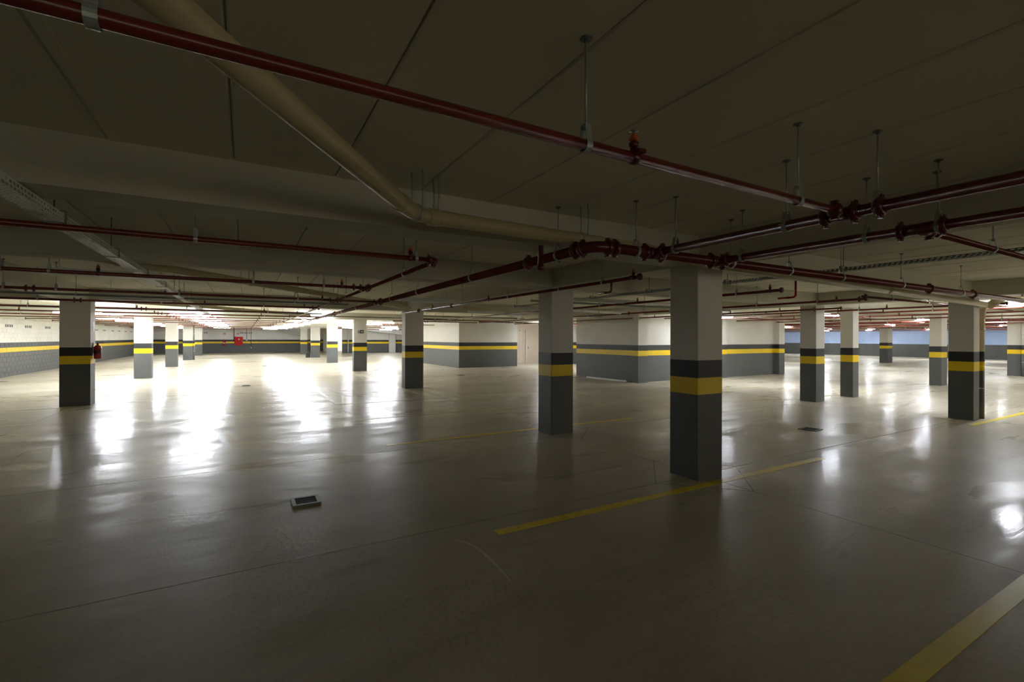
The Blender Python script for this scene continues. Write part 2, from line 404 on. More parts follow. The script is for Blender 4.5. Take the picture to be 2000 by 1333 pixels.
# round pipes standing against columns, painted with the same bands
def downpipe(label, x, y, r, top, upper='pvc', bands=True):
    t = thing('downpipe', label, 'pipe', (x, y, 0), group='downpipes standing against columns')
    def seg(nm, z0, z1, m): MB().lathe((0, 0, z0), (0, 0, 1), [(0, r), (z1 - z0, r)], 18).build(nm, M[m], t)
    seg('lower_pipe', 0, Z1, 'grey'); seg('yellow_band', Z1, Z2, 'yellow'); seg('black_band', Z2, Z3, 'black')
    seg('upper_pipe', Z3, top, upper)
    for z in (0.62, 1.86):
        b = MB().lathe((0, 0, z), (0, 0, 1), [(0, r + .004), (.025, r + .004)], 18)
        b.box(-r - .05, -r, -.01, .01, z, z + .025)
        b.build('pipe_clip', M['galv'], t)
    return t
dp = downpipe('round downpipe beside the right-hand column, painted in the same bands', 13.37, 3.655, .06, 2.24)
MB().lathe((0, 0, 2.08), (0, 0, 1), [(0, .062), (.02, .07), (.12, .072), (.24, .10), (.26, .10)], 18).build('branch_socket', M['pvc'], dp)
downpipe('white round pipe at the corner of the wide white right-edge column', 30.2, 6.85, .07, 2.5, 'white')
downpipe('thin dark-lined pipe on the side of the fourth left column', -3.19, 40.9, .05, 2.5, 'galvd')

# ------------------------------------------------------------------ walls
def band_wall(name, x0, x1, y0, y1, top=ZC + .03, up='white', yellow=True):
    t = struct(name)
    MB().box(x0, x1, y0, y1, 0, Z1).build('grey_base', M['grey'], t)
    if yellow: MB().box(x0 - .002, x1 + .002, y0 - .002, y1 + .002, Z1, Z2).build('yellow_band', M['yellow'], t)
    MB().box(x0 - .001, x1 + .001, y0 - .001, y1 + .001, Z2 if yellow else Z1, Z3).build('black_band', M['black'], t)
    MB().box(x0, x1, y0, y1, Z3, top).build('white_wall', M[up], t)
    return t
def block_mesh(bw, bh, dep, mat, axis, name='block', hole_shade=False):
    # painted hollow block: front face proud, edges chamfered; local origin at its lower corner, front towards -depth
    m = MB(); c = .006; j = .005
    a0, a1, z0, z1 = j, bw - j, j, bh - j
    def P(a, d, z): return (a, d, z) if axis == 'x' else (-d, a, z)
    outer = [P(a0, 0, z0), P(a1, 0, z0), P(a1, 0, z1), P(a0, 0, z1)]
    mid = [P(a0, -dep + c, z0), P(a1, -dep + c, z0), P(a1, -dep + c, z1), P(a0, -dep + c, z1)]
    inn = [P(a0 + c, -dep, z0 + c), P(a1 - c, -dep, z0 + c), P(a1 - c, -dep, z1 - c), P(a0 + c, -dep, z1 - c)]
    b = 0; m.v += outer + mid + inn
    for r in (0, 4):
        for i in range(4):
            k = (i + 1) % 4; m.face([r + i, r + k, r + 4 + k, r + 4 + i])
    m.face([8, 9, 10, 11])
    if hole_shade:
        for h0 in (bw * .10, bw * .56):
            h1 = h0 + bw * .32
            b = len(m.v); zz0, zz1 = bh * .22, bh * .78
            m.v += [P(h0, -dep - .001, zz0), P(h1, -dep - .001, zz0), P(h1, -dep - .001, zz1), P(h0, -dep - .001, zz1)]
            m.face([b, b + 1, b + 2, b + 3], 1)  # flat black quads give the shade of the vent openings as colour
    return m.mesh(name, [mat, M['rubber_hole_shade']])
def course_mat(z, up, yellow):
    if z < Z1 - .01: return 'grey'
    if z < Z2 - .01: return 'yellow' if yellow else 'grey'
    if z < Z3 - .01: return 'black' if yellow else 'grey'
    return up
ZR = [0, .2, .4, .6, .8, 1.0, 1.2, 1.4, 1.6, 1.8, 2.0, 2.2]
# left wall (faces +x): pieces near, joined beyond
lw = MB().box(XMIN - .3, XMIN, YMIN, YMAX + .3, 0, ZC + .03).build('wall_left', M['wallwhite'], None, kind='structure')
MB().box(XMIN, XMIN + .02, YMIN, YMAX, 2.4, ZC + .03).build('edge_beam', M['beam'], lw)
MB().box(XMIN - .0, XMIN + .004, YMIN, YMAX, 0, Z3).build('painted_mortar', M['dark'], lw)
VENTS = []
yv = 22.4
while yv < 56: VENTS.append(yv); yv += 2.2
farb = MB(); fm = ['grey', 'yellow', 'black', 'wallwhite', 'rubber_hole_shade']
bm = {}
nb = 0
for ri, z in enumerate(ZR):
    off = 0.2 if ri % 2 else 0.0
    y = 10.0 + off
    while y < YMAX - .4:
        mk = course_mat(z, 'wallwhite', True)
        vent = ri == 10 and any(-.25 < y - v < .5 for v in VENTS)
        if 25.3 <= y < 34.3:
            key = (mk, vent)
            if key not in bm: bm[key] = block_mesh(.4, .2, .014, M[mk], 'y', hole_shade=vent)
            obj('block', bm[key], lw, (XMIN + random.uniform(0, .002), y, z)); nb += 1
        else:
            farb.box(XMIN, XMIN + .014, y + .005, y + .395, z + .005, z + .195, fm.index(mk))
            if vent:
                for h in (.06, .24): farb.box(XMIN + .014, XMIN + .0155, y + h, y + h + .11, z + .05, z + .15, 4)  # thin black plates paint the shade inside the vents
        y += .4
farb.build('far_blocks', [M[q] for q in fm], lw, kind='stuff')
# far back wall (faces -y)
bw = MB().box(XMIN, 6.2, YMAX, YMAX + .3, 0, ZC + .03).build('wall_back', M['wallwhite'], None, kind='structure')
MB().box(XMIN, 6.2, YMAX - .003, YMAX, 0, Z3).build('painted_mortar', M['dark'], bw)
fb = MB()
for ri, z in enumerate(ZR + [2.4, 2.6]):
    x = XMIN + .02 + (.2 if ri % 2 else 0)
    while x < 6.0:
        fb.box(x + .005, x + .395, YMAX - .014, YMAX, z + .005, min(z + .195, 2.83), fm.index(course_mat(z, 'wallwhite', True)))
        if ri == 10 and (-.55 < x < .5 or -4.2 < x < -3.4):
            for h in (.06, .24): fb.box(x + h, x + h + .11, YMAX - .0155, YMAX - .014, z + .05, z + .15, 4)  # vent shade painted as black plates on the back wall
        x += .4
fb.build('far_blocks', [M[q] for q in fm], bw, kind='stuff')
# recess beyond the back wall's end and the white wall beside it
band_wall('wall_recess', 6.2, 9.0, 60.2, 60.5)
band_wall('wall_return', 6.2, 6.5, YMAX, 60.2)
band_wall('wall_far', 9.0, 30.0, 52.0, 52.3)
MB().cham(13.9, 14.6, 51.75, 52.0, 0, ZC, .01).build('wall_pilaster', M['white'], None, kind='structure')
d1 = MB().box(8.2, 8.9, 60.1, 60.2, 0, 2.1).build('door_1', M['plate'], None, kind='structure')
MB().lathe((8.3, 60.08, 1.0), (0, 1, 0), [(0, .03), (.03, .03)], 8).build('handle', M['steel'], d1)
# pale block on the left of centre
band_wall('wall_core_left', 10.2, 13.9, 23.75, 33.0)
# recess with two doors right of it
band_wall('wall_core_lobby', 18.4, 18.7, 16.0, 26.6)
MB().box(13.9, 18.7, 26.2, 26.5, 0, ZC).build('wall_lobby_back', M['door'], None, kind='structure')
for i, x in enumerate((14.5, 16.0)):
    d = MB().box(x, x + 1.0, 26.12, 26.2, 0, 2.12).build('door_%d' % (i + 2), M['door'], None, kind='structure')
    MB().box(x + .08, x + .12, 26.05, 26.12, .95, 1.1).build('handle', M['steel'], d)
    for sx in (-.06, 1.0): MB().box(x + sx, x + sx + .06, 26.1, 26.2, 0, 2.18).build('door_frame', M['white'], d)
# pale block in the centre right
band_wall('wall_core_right', 12.75, 21.9, 12.95, 16.6)
for x0, x1 in ((12.62, 13.1), (17.25, 17.73), (21.5, 21.93)):
    band_wall('wall_pilaster', x0, x1, 12.72, 13.0)
# right far wall, pale blue above grey
rw = MB().box(XMAX, XMAX + .3, YMIN, 40.3, 0, ZC + .03).build('wall_right', M['blue'], None, kind='structure')
MB().box(XMAX - .003, XMAX, YMIN, 40.0, 0, 1.195).build('painted_mortar', M['grey'], rw)
rb = MB()
for ri, z in enumerate(ZR + [2.4, 2.6]):
    y = 0 + (.2 if ri % 2 else 0)
    while y < 39.6:
        rb.box(XMAX - .014, XMAX, y + .006, y + .394, z + .006, min(z + .194, 2.83), 0 if z < 1.15 else 1)
        y += .4
rb.build('far_blocks', [M['grey'], M['blue']], rw, kind='stuff')
band_wall('wall_north', 21.9, XMAX, 40.0, 40.3)
band_wall('wall_north_return', 21.9, 22.2, 16.6, 40.0)
# ramp soffits seen over the far walls
def slope(label, pts, y0, y1, mat):
    m = MB(); n = len(pts)
    m.v += [(x, y0, z) for x, z in pts] + [(x, y1, z) for x, z in pts]
    m.face(list(range(n))); m.face([n + i for i in reversed(range(n))])
    for i in range(n):
        j = (i + 1) % n; m.face([i, n + i, n + j, j])
    o = m.build('ramp_slab', M[mat]); o['label'] = label; o['category'] = 'ramp'
slope('sloping white ramp underside above the far wall behind the middle columns', [(10.2, 2.50), (17.5, 1.72), (17.5, 2.83), (10.2, 2.83)], 51.0, 51.7, 'wallwhite')
slope('sloping grey ramp edge high on the far end of the back wall', [(1.9, 2.50), (5.6, 1.78), (5.6, 1.98), (1.9, 2.68)], 56.6, 57.45, 'beam')

# ------------------------------------------------------------------ pipework
def ax(axis, a, o, z):  # a: position along the run, o: its fixed coordinate
    return (a, o, z) if axis == 'x' else (o, a, z)
def dirv(axis): return (1, 0, 0) if axis == 'x' else (0, 1, 0)

def clamp_mesh(r, axis, big=True):
    """teardrop strap round the pipe, axis at the origin"""
    m = MB(); wd = 0.028 if big else 0.022; n = 14 if big else 8
    prof = []
    for i in range(n + 1):
        a = math.radians(135 + 270 * i / n)
        prof.append((math.cos(a) * (r + .0035), math.sin(a) * (r + .0035)))
    apex = r + .055
    prof = [(-.014, apex)] + prof + [(.014, apex)]
    inner, outer = [], []
    for u, v in prof:
        l = math.hypot(u, v); s = .0035 / l
        outer.append((u * (1 + s), v * (1 + s))); inner.append((u, v))
    k = len(prof)
    def P(u, v, d): return (d, u, v) if axis == 'x' else (u, d, v)
    b = 0
    for d in (-wd / 2, wd / 2):
        m.v += [P(u, v, d) for u, v in inner] + [P(u, v, d) for u, v in outer]
    for i in range(k):
        j = (i + 1) % k
        I0, I1, O0, O1 = i, j, k + i, k + j
        m.face([O0, O1, 2 * k + O1, 2 * k + O0]); m.face([I1, I0, 2 * k + I0, 2 * k + I1])
        m.face([I0, I1, O1, O0]); m.face([2 * k + I1, 2 * k + I0, 2 * k + O0, 2 * k + O1])
    m.lathe((0, 0, apex - .014), (0, 0, 1), [(0, .011), (.012, .011)], 6)
    return m
_cm = {}
def hanger(parent, axis, a, o, z, r, top, big=True, dark=False):
    key = (round(r, 4), axis, big, dark)
    mk = M['galvd'] if dark else M['galv']
    if key not in _cm: _cm[key] = clamp_mesh(r, axis, big).mesh('hanger', mk)
    h = obj('hanger', _cm[key], parent, ax(axis, a, o, z))
    L = top - z - r - .045
    rk = ('rod', round(L, 3), big, dark)
    if rk not in _cm: _cm[rk] = MB().lathe((0, 0, 0), (0, 0, 1), [(0, .005 if big else .006), (L, .005 if big else .006)], 8 if big else 5).mesh('rod', mk)
    obj('rod', _cm[rk], h, (0, 0, r + .045))
    ak = ('anchor', big)
    if ak not in _cm: _cm[ak] = MB().lathe((0, 0, 0), (0, 0, 1), [(0, .010), (.012, .010), (.012, .026), (.018, .026)], 8).mesh('anchor', M['galvd'])
    obj('anchor', _cm[ak], h, (0, 0, top - z - .018))
def coupling_mesh(r, axis, big=True):
    m = MB(); n = 18 if big else 10
    wd = .045 if r > .03 else .038
    m.lathe(tuple(-wd / 2 * c for c in dirv(axis)), dirv(axis), [(0, r + .006), (.004, r + .016), (.010, r + .018), (.014, r + .022), (wd - .014, r + .022), (wd - .010, r + .018), (wd - .004, r + .016), (wd, r + .006)], n)
    for s in (-1, 1):   # bolt pads above and below
        z0, z1 = sorted((s * (r + .012), s * (r + .033)))
        if axis == 'x': m.box(-wd * .28, wd * .28, -.015, .015, z0, z1)
        else: m.box(-.015, .015, -wd * .28, wd * .28, z0, z1)
    return m
def coupling(parent, axis, a, o, z, r, big=True):
    key = ('cp', round(r, 4), axis, big)
    if key not in _cm: _cm[key] = coupling_mesh(r, axis, big).mesh('coupling', M['redc'])
    c = obj('coupling', _cm[key], parent, ax(axis, a, o, z))
    if big:
        bk = ('bolt', axis)
        if bk not in _cm:
            d = (0, 1, 0) if axis == 'x' else (1, 0, 0)
            _cm[bk] = MB().lathe(tuple(-.027 * q for q in d), d, [(0, .007), (.008, .007), (.008, .004), (.046, .004), (.046, .007), (.054, .007)], 6).mesh('bolt', M['steel'])
        for s in (-1, 1): obj('bolt', _cm[bk], c, (0, 0, s * (r + .028)))
def sprinkler(parent, axis, a, o, z, r, big=True):
    key = ('sp', round(r, 4), axis, big)
    if key not in _cm:
        m = MB(); n = 12 if big else 6
        m.lathe((0, 0, r * .6), (0, 0, 1), [(0, .016), (.03, .016), (.03, .021), (.048, .021), (.048, .013), (.055, .013)], n)
        u = MB()
        m.lathe(tuple(-.016 * c for c in dirv(axis)), dirv(axis), [(0, r + .003), (0.002, r + .006), (.030, r + .006), (.032, r + .003)], 14 if big else 8)
        if axis == 'x': m.box(-.02, .02, -r - .03, r + .03, r * .35, r * .35 + .014)
        else: m.box(-r - .03, r + .03, -.02, .02, r * .35, r * .35 + .014)
        _cm[key] = m.mesh('sprinkler', M['redc'])
        h = MB().lathe((0, 0, 0), (0, 0, 1), [(0, .010), (.004, .022), (.010, .022), (.030, .008), (.034, .008)], n)
        _cm[('spc', big)] = h.mesh('cap', M['orange'])
        _cm[('spd', big)] = MB().lathe((0, 0, 0), (0, 0, 1), [(0, .006), (.004, .006), (.005, .019), (.008, .019)], n).mesh('deflector', M['steel'])
    s = obj('sprinkler', _cm[key], parent, ax(axis, a, o, z))
    obj('cap', _cm[('spc', big)], s, (0, 0, r * .6 + .055)); obj('deflector', _cm[('spd', big)], s, (0, 0, r * .6 + .090))

def run(label, axis, a0, a1, o, r, z=ZP, hang=(), coup=(), spr=(), mat='red', big=True, capend=(), name='sprinkler_pipe', cat='pipe', group=None, seg=16):
    t = thing(name, label, cat, ax(axis, a0, o, z), group=group)
    b = ax(axis, a0, o, z)
    MB().lathe((0, 0, 0), dirv(axis), [(0, r), (a1 - a0, r)], seg if big else 10).build('pipe', M[mat], t)
    def loc(a): return a - a0
    for a in hang:
        if isinstance(a, tuple): a, top = a
        else:
            top = ZC
            if axis == 'x':
                if any(p[0] - .02 < o < p[1] + .02 for p in BY): top = ZB
                elif any(p[0] < a < p[1] for p in BX): top = ZB
            else:
                if any(p[0] < a < p[1] for p in BY): top = ZB
                elif any(p[0] < o < p[1] for p in BX): top = ZB
        hanger(t, axis, loc(a), 0, 0, r, top - z, big)
    for a in coup: coupling(t, axis, loc(a), 0, 0, r, big)
    for a in spr: sprinkler(t, axis, loc(a), 0, 0, r, big)
    for a in capend:
        MB().lathe(ax(axis, loc(a) - .03, 0, 0), dirv(axis), [(0, r + .004), (.006, r + .02), (.03, r + .02), (.036, r + .006), (.05, r * .5)], 14 if big else 8).build('end_cap', M['redc'], t)
    return t
G1 = 'red sprinkler pipes under the ceiling'
# near branch (diagonal across the picture's upper left) and the mains it joins
p1 = run('dark red sprinkler pipe running across the top left, nearest the camera', 'x', -6, 3.12, 1.46, .0225, 2.415, hang=(-2.6, -.315, 1.165, 2.64), coup=(3.02,), spr=(1.42,), group=G1)
m1 = run('thick dark red main pipe at upper right, fed by the nearest branch', 'y', -8, 2.97, 3.12, .034, 2.405, hang=(-2.2, 1.285, 1.80, 2.72), coup=(1.27, 1.40, 1.56, 2.86), group=G1)
m2 = run('dark red main pipe below and right of the upper right one', 'y', -8, 2.97, 3.98, .034, 2.405, hang=(-2.0, 1.295, 1.708, 2.70), coup=(1.27, 1.50, 2.86), group=G1)
n1 = run('long red main pipe passing in front of the nearest column to the right edge', 'x', 2.60, 21.0, 2.97, .043, 2.405, hang=(2.92, 4.2, 5.2, 6.3, 7.9, 10.0, 13.0), coup=(2.68, 3.02, 3.22, 3.89, 4.07, 8.81, 10.5), group=G1)
m3 = run('long red main pipe running away down the middle row, with a lit underside', 'y', 3.12, 40, 2.46, .043, 2.405, hang=(3.475, 5.33, 7.4, 9.0, 12.2, 14.2, 17.5, 20.5), coup=(3.22, 3.98, 9.85, 15.6, 19.5), group=G1)
# elbow joining the long mains
t = thing('pipe_elbow', 'dark red elbow joining the two long mains beside the nearest column', 'pipe fitting', (2.46, 2.97, 2.405))
pts = [(0, .2, 0), (0, .12, 0)] + [(.12 - .12 * math.cos(a), .12 - .12 * math.sin(a), 0) for a in [math.radians(q) for q in (15, 35, 55, 75, 90)]] + [(.2, 0, 0)]
MB().tube(pts, .047, 16).build('elbow', M['redc'], t)
coupling(t, 'y', .15, 0, 0, .043); coupling(t, 'x', .14, 0, 0, .043)
t = thing('pipe_tee', 'dark red tee where the nearest branch joins the upper right main', 'pipe fitting', (3.12, 1.46, 2.405))
MB().lathe((0, -.09, 0), (0, 1, 0), [(0, .04), (.18, .04)], 16).lathe((-.11, 0, 0), (1, 0, 0), [(0, .035), (.11, .035)], 14).build('tee_body', M['redc'], t)
t = thing('pipe_tee', 'dark red tee at the start of the branch leaving to the right edge', 'pipe fitting', (3.98, 1.39, 2.405))
MB().lathe((0, -.09, 0), (0, 1, 0), [(0, .04), (.18, .04)], 16).lathe((0, 0, -.01), (1, 0, 0), [(0, .033), (.13, .033)], 14).build('tee_body', M['redc'], t)
for x, lb in ((3.12, 'dark red tee joining the upper right main to the long main'), (3.98, 'dark red tee joining the lower right main to the long main')):
    t = thing('pipe_tee', lb, 'pipe fitting', (x, 2.97, 2.405))
    MB().lathe((-.07, 0, 0), (1, 0, 0), [(0, .052), (.14, .052)], 16).lathe((0, -.1, 0), (0, 1, 0), [(0, .042), (.1, .042)], 14).build('tee_body', M['redc'], t)
run('thin red branch pipe leaving to the right edge, lit from below', 'x', 4.05, 12.6, 1.39, .0225, 2.40, hang=(4.25, 5.35, 8.2, 11), spr=(6.9, 9.9), coup=(4.12,), group=G1)
# stub riser in front of the long main
t = thing('riser_pipe', 'short black vertical riser beside the long middle main', 'pipe', (2.42, 3.70, 2.30))
MB().lathe((0, 0, 0), (0, 0, 1), [(0, .028), (ZC - 2.30, .028)], 14).build('pipe', M['redc'], t)
MB().lathe((0, 0, .0), (0, 0, 1), [(0, .033), (.04, .033)], 14).build('end_cap', M['redc'], t)
# secondary line in the left bays
run('thin grey-lit pipe running away left of the middle row', 'y', 4.36, 26, 1.62, .0225, 2.405, hang=(5.4, 7.6, 9.0, 12.0, 14.5, 18), coup=(4.42, 7.2, 7.32, 9.95, 12.7), group=G1)
branchY = [(4.34, 1.62, 'second nearest'), (7.30, 1.62, 'third'), (10.05, 2.46, 'fourth'), (12.85, 1.62, 'fifth'), (15.8, 1.60, 'sixth'), (18.6, 2.46, 'seventh'), (21.4, 2.46, 'eighth'),
           (24.1, 1.6, 'ninth'), (26.6, 2.46, 'tenth'), (29.7, 1.6, 'eleventh'), (32.9, 1.6, 'twelfth'), (36.0, 1.6, 'thirteenth'), (39.2, 1.6, 'fourteenth'), (43.0, 1.6, 'fifteenth'), (47.0, 1.6, 'sixteenth'), (52.0, 1.6, 'farthest')]
hgx = {0: (-1.75, -.33, 1.42), 1: (-5.8, -2.35, -1.95, 1.0, .1), 2: (-5.6, -3.2, -2.6, -1.0, .9), 3: (-6.1, -3.6, .4, -1.6)}
spx = {0: (-3.2, 1.365), 1: (-1.52, -5.1, 1.25), 2: (-4.6, -1.2, 1.35), 3: (-4.9, -.8, 1.3)}
cpx = {0: (1.55,), 1: (1.42, 1.52), 2: (-2.95, -2.86, 1.5, 1.7, 2.38), 3: (-3.05, -2.95, 1.5)}
for i, (y, xe, w_) in enumerate(branchY):
    x0 = -12 if i == -1 else -7.8
    h = hgx.get(i, (-6.4, -4.6, -1.4, .6)); s = spx.get(i, (-5.6, -2.5, .5)); c = cpx.get(i, (-2.4, -2.3, 1.4))
    run('red sprinkler branch across the left bays, %s from the camera' % w_, 'x', x0, xe, y, .0225 if i < 6 else .021, 2.41, hang=h, coup=c, spr=s, big=i < 4, capend=(x0,), group=G1)
# branches on the right, running away from the camera
branchX = [(4.2, 4.22, 14.0, 'beside the nearest column, ending in a round flange', (4.9, 5.9, 7.5, 9.6), (4.32, 8.3, 11.5), (10.2, 12.6)),
           (7.22, 4.25, 18.0, 'behind the nearest column, ending in a round flange', (5.0, 6.1, 8.5, 11), (4.42, 7.3, 10.3), (9.9,)),
           (10.12, 4.36, 21.0, 'crossing in front of the right pair of columns', (5.2, 6.5, 9.0, 12.5), (4.85, 8.0, 11.2), (4.46, 10.6)),
           (12.7, 6.0, 22.0, 'crossing low in front of the pale right block', (7.5, 10.5), (9.0, 12.0), (6.6, 10)),
           (13.85, 3.4, 12.6, 'between the right columns, second of the lit group', (4.6, 6.1, 9), (5.5, 8.6), (6.6,)),
           (15.65, 3.4, 12.6, 'between the right columns, third of the lit group', (5.2, 8.0, 11), (6.3, 9.2), (7.1,)),
           (18.2, 3.4, 12.6, 'between the right columns, fourth of the lit group', (5.6, 8.8), (6.9, 10.2), (7.7, 7.9)),
           (21.1, 3.4, 12.6, 'between the right columns, fifth of the lit group', (6.4, 10.2), (7.6,), (8.9,))]
for i, (x, y0, y1, w_, h, s, c) in enumerate(branchX):
    run('red sprinkler pipe %s' % w_, 'y', y0, y1, x, .0225, 2.41, hang=h, coup=c, spr=s, big=i < 3, capend=(y0,), group=G1)
k = 0
words = ['first', 'second', 'third', 'fourth', 'fifth', 'sixth', 'seventh', 'eighth', 'ninth', 'tenth']
for x in (24.0, 26.9, 29.2, 32.4, 35.2, 38.0, 41.0, 44.0, 47.2, 50.4):
    run('bright red pipe far right before the blue wall, %s counting away' % words[k], 'y', 3.0, 38.0, x, .0225 if k % 3 else .035, 2.41 - (.0 if k % 2 else .03), hang=(6, 9.5, 13, 17, 21), spr=(8, 11.4, 15), coup=(9, 14.2), big=False, group=G1); k += 1
for i, (y, x0, x1, w_) in enumerate(((4.42, 10.15, 18.5, 'leaving the branch corner towards the right columns'), (9.2, 17.0, 28.0, 'crossing far right under the lit ceiling'), (11.6, 13.5, 26.0, 'crossing high behind the right pair of columns'))):
    run('thin red pipe %s' % w_, 'x', x0, x1, y, .0225, 2.46, hang=(x0 + 1.2, x0 + 2.9, x0 + 4.7), coup=(x0 + .12,), big=False, group=G1)
for i, (y, x0, x1, w_) in enumerate(((18.6, 6.2, 10.0, 'capped at the left pale block'), (21.0, 5.8, 10.0, 'just above the exit sign'), (26.5, 5.6, 9.8, 'behind the fourth middle column'), (29.5, 5.6, 9.8, 'far behind the fourth middle column'), (35.5, 5.6, 14.0, 'above the far white wall, nearer'), (43, 5.6, 14.0, 'above the far white wall, farther'), (19.8, 9.5, 16.5, 'in front of the lobby doors'))):
    run('thin red pipe %s' % w_, 'x', x0, x1, y, .0225, 2.41, hang=(x0 + .7, x0 + 2.4), coup=(x0 + 1.5, x0 + 1.62), spr=(x0 + 2,), big=False, group=G1)
# drop elbow under the first right branch
for lb, bx, by in (('short red dropped outlet below the pipe beside the nearest column', 4.2, 4.72), ('short bright red dropped outlet right of the nearest column', 7.0, 3.9)):
    t = thing('drop_pipe', lb, 'pipe fitting', (bx, by, 2.41))
    zz = -.11 if bx < 5 else .0
    MB().tube([(0, 0, -.0), (0, 0, zz * .5 - .02), (0, 0, -.12), (0, .02, -.14), (0, .06, -.145), (0, .26, -.145)], .014, 10).build('pipe', M['red'] if bx < 5 else M['brightred'], t)
    MB().lathe((0, .10, -.145), (0, 1, 0), [(0, .019), (.03, .019)], 10).build('coupling', M['redc'], t)
    if bx > 5: MB().lathe((0, 0, 0), (0, 0, 1), [(0, .014), (ZC - 2.41, .014)], 10).build('riser', M['brightred'], t)

# cream plastic drain pipes
def pvc(label, pts, r=.055, sockets=(), mat='pvc', straps=(), group='plastic drain pipes'):
    t = thing('drain_pipe', label, 'pipe', pts[0], group=group)
    o = Vector(pts[0]); P = [Vector(p) - o for p in pts]
    MB().tube(P, r, 20, 0).build('pipe', M[mat], t)
    for i, (s, f) in enumerate(sockets):        # sockets: (segment, fraction)
        a, b = P[s], P[s + 1]; d = (b - a).normalized(); c = a + (b - a) * f
        MB().lathe(c - d * .04, d, [(0, r + .001), (.004, r + .008), (.07, r + .008), (.08, r + .001)], 20).build('socket', M[mat], t)
    for s, f in straps:
        a, b = P[s], P[s + 1]; d = (b - a).normalized(); c = a + (b - a) * f
        st = MB().lathe(c - d * .012, d, [(0, r + .004), (0.001, r + .007), (.024, r + .007), (.025, r + .004)], 18)
        st = st.build('strap', M['galv'], t)
        top = ZC - o.z
        n = Vector((-d.y, d.x, 0)).normalized() * (r * .9)
        for sg in (-1, 1):
            q = c + n * sg
            MB().tube([q, q + Vector((.01, 0, (top - q.z) * .5)), Vector((q.x + .0, q.y, top))], .006, 6).build('strap_band', M['galv'], st)
    return t
def bend(a, c, b, n=6):   # quadratic bend through the corner c
    a, b, c = Vector(a), Vector(b), Vector(c)
    return [tuple((1 - t) ** 2 * a + 2 * t * (1 - t) * c + t * t * b for t in [i / n])[0] for i in range(n + 1)]
pts = [(-1.75, -.50, 2.62)] + bend((.93, 3.10, 2.545), (1.02, 3.23, 2.542), (1.17, 3.265, 2.538)) + [(2.6, 3.29, 2.525), (3.5, 3.31, 2.515), (4.3, 3.33, 2.465), (13.0, 3.50, 2.36)] + bend((13.12, 3.55, 2.36), (13.37, 3.655, 2.36), (13.37, 3.655, 2.30), 5)
pvc('large cream drain pipe coming from the top left, turning beside the second beam', pts, sockets=((0, .985), (7, .02), (8, .0), (10, .5)), straps=((0, .535), (4, .5), (7, .03), (8, .01)))
pts = [(-1.62, 6.95, 2.84)] + bend((-1.62, 6.95, 2.70), (-1.60, 6.97, 2.57), (-1.42, 7.15, 2.57), 5) + [(3.6, 12.75, 2.53), (4.3, 13.7, 2.525)]
pvc('cream drain pipe slanting across the left bays behind the third red pipe', pts, sockets=((1, .1), (6, .45), (6, .02)), straps=((6, .3), (6, .62)))
pvc('cream drain pipe slanting far behind the left lamps', [(-3.3, 15.4, 2.6), (-1.0, 16.6, 2.56), (2.2, 19.8, 2.5)], sockets=((1, .3),), straps=((1, .5),))
pvc('cream drain bend arching down at the right edge', [(15.3, 3.3, 2.62)] + bend((14.7, 3.35, 2.62), (13.9, 3.45, 2.62), (13.5, 3.55, 2.36), 7), r=.075)
pvc('white plastic pipe with two clips under the ceiling between the near columns', [(6.2, 10.6, 2.45), (10.4, 10.95, 2.44)], r=.04, mat='pvcw', sockets=((0, .55),), straps=((0, .4), (0, .7)))
pvc('white plastic pipe slanting under the ceiling right of the second near column', [(5.9, 7.9, 2.47), (9.4, 7.35, 2.43)], r=.04, mat='pvcw', sockets=((0, .4),))
pvc('pale drain pipe crossing high above the third middle column', [(5.6, 12.6, 2.55), (9.5, 16.0, 2.5), (11.5, 20, 2.45)], r=.055, mat='pvc', sockets=((0, .5),))

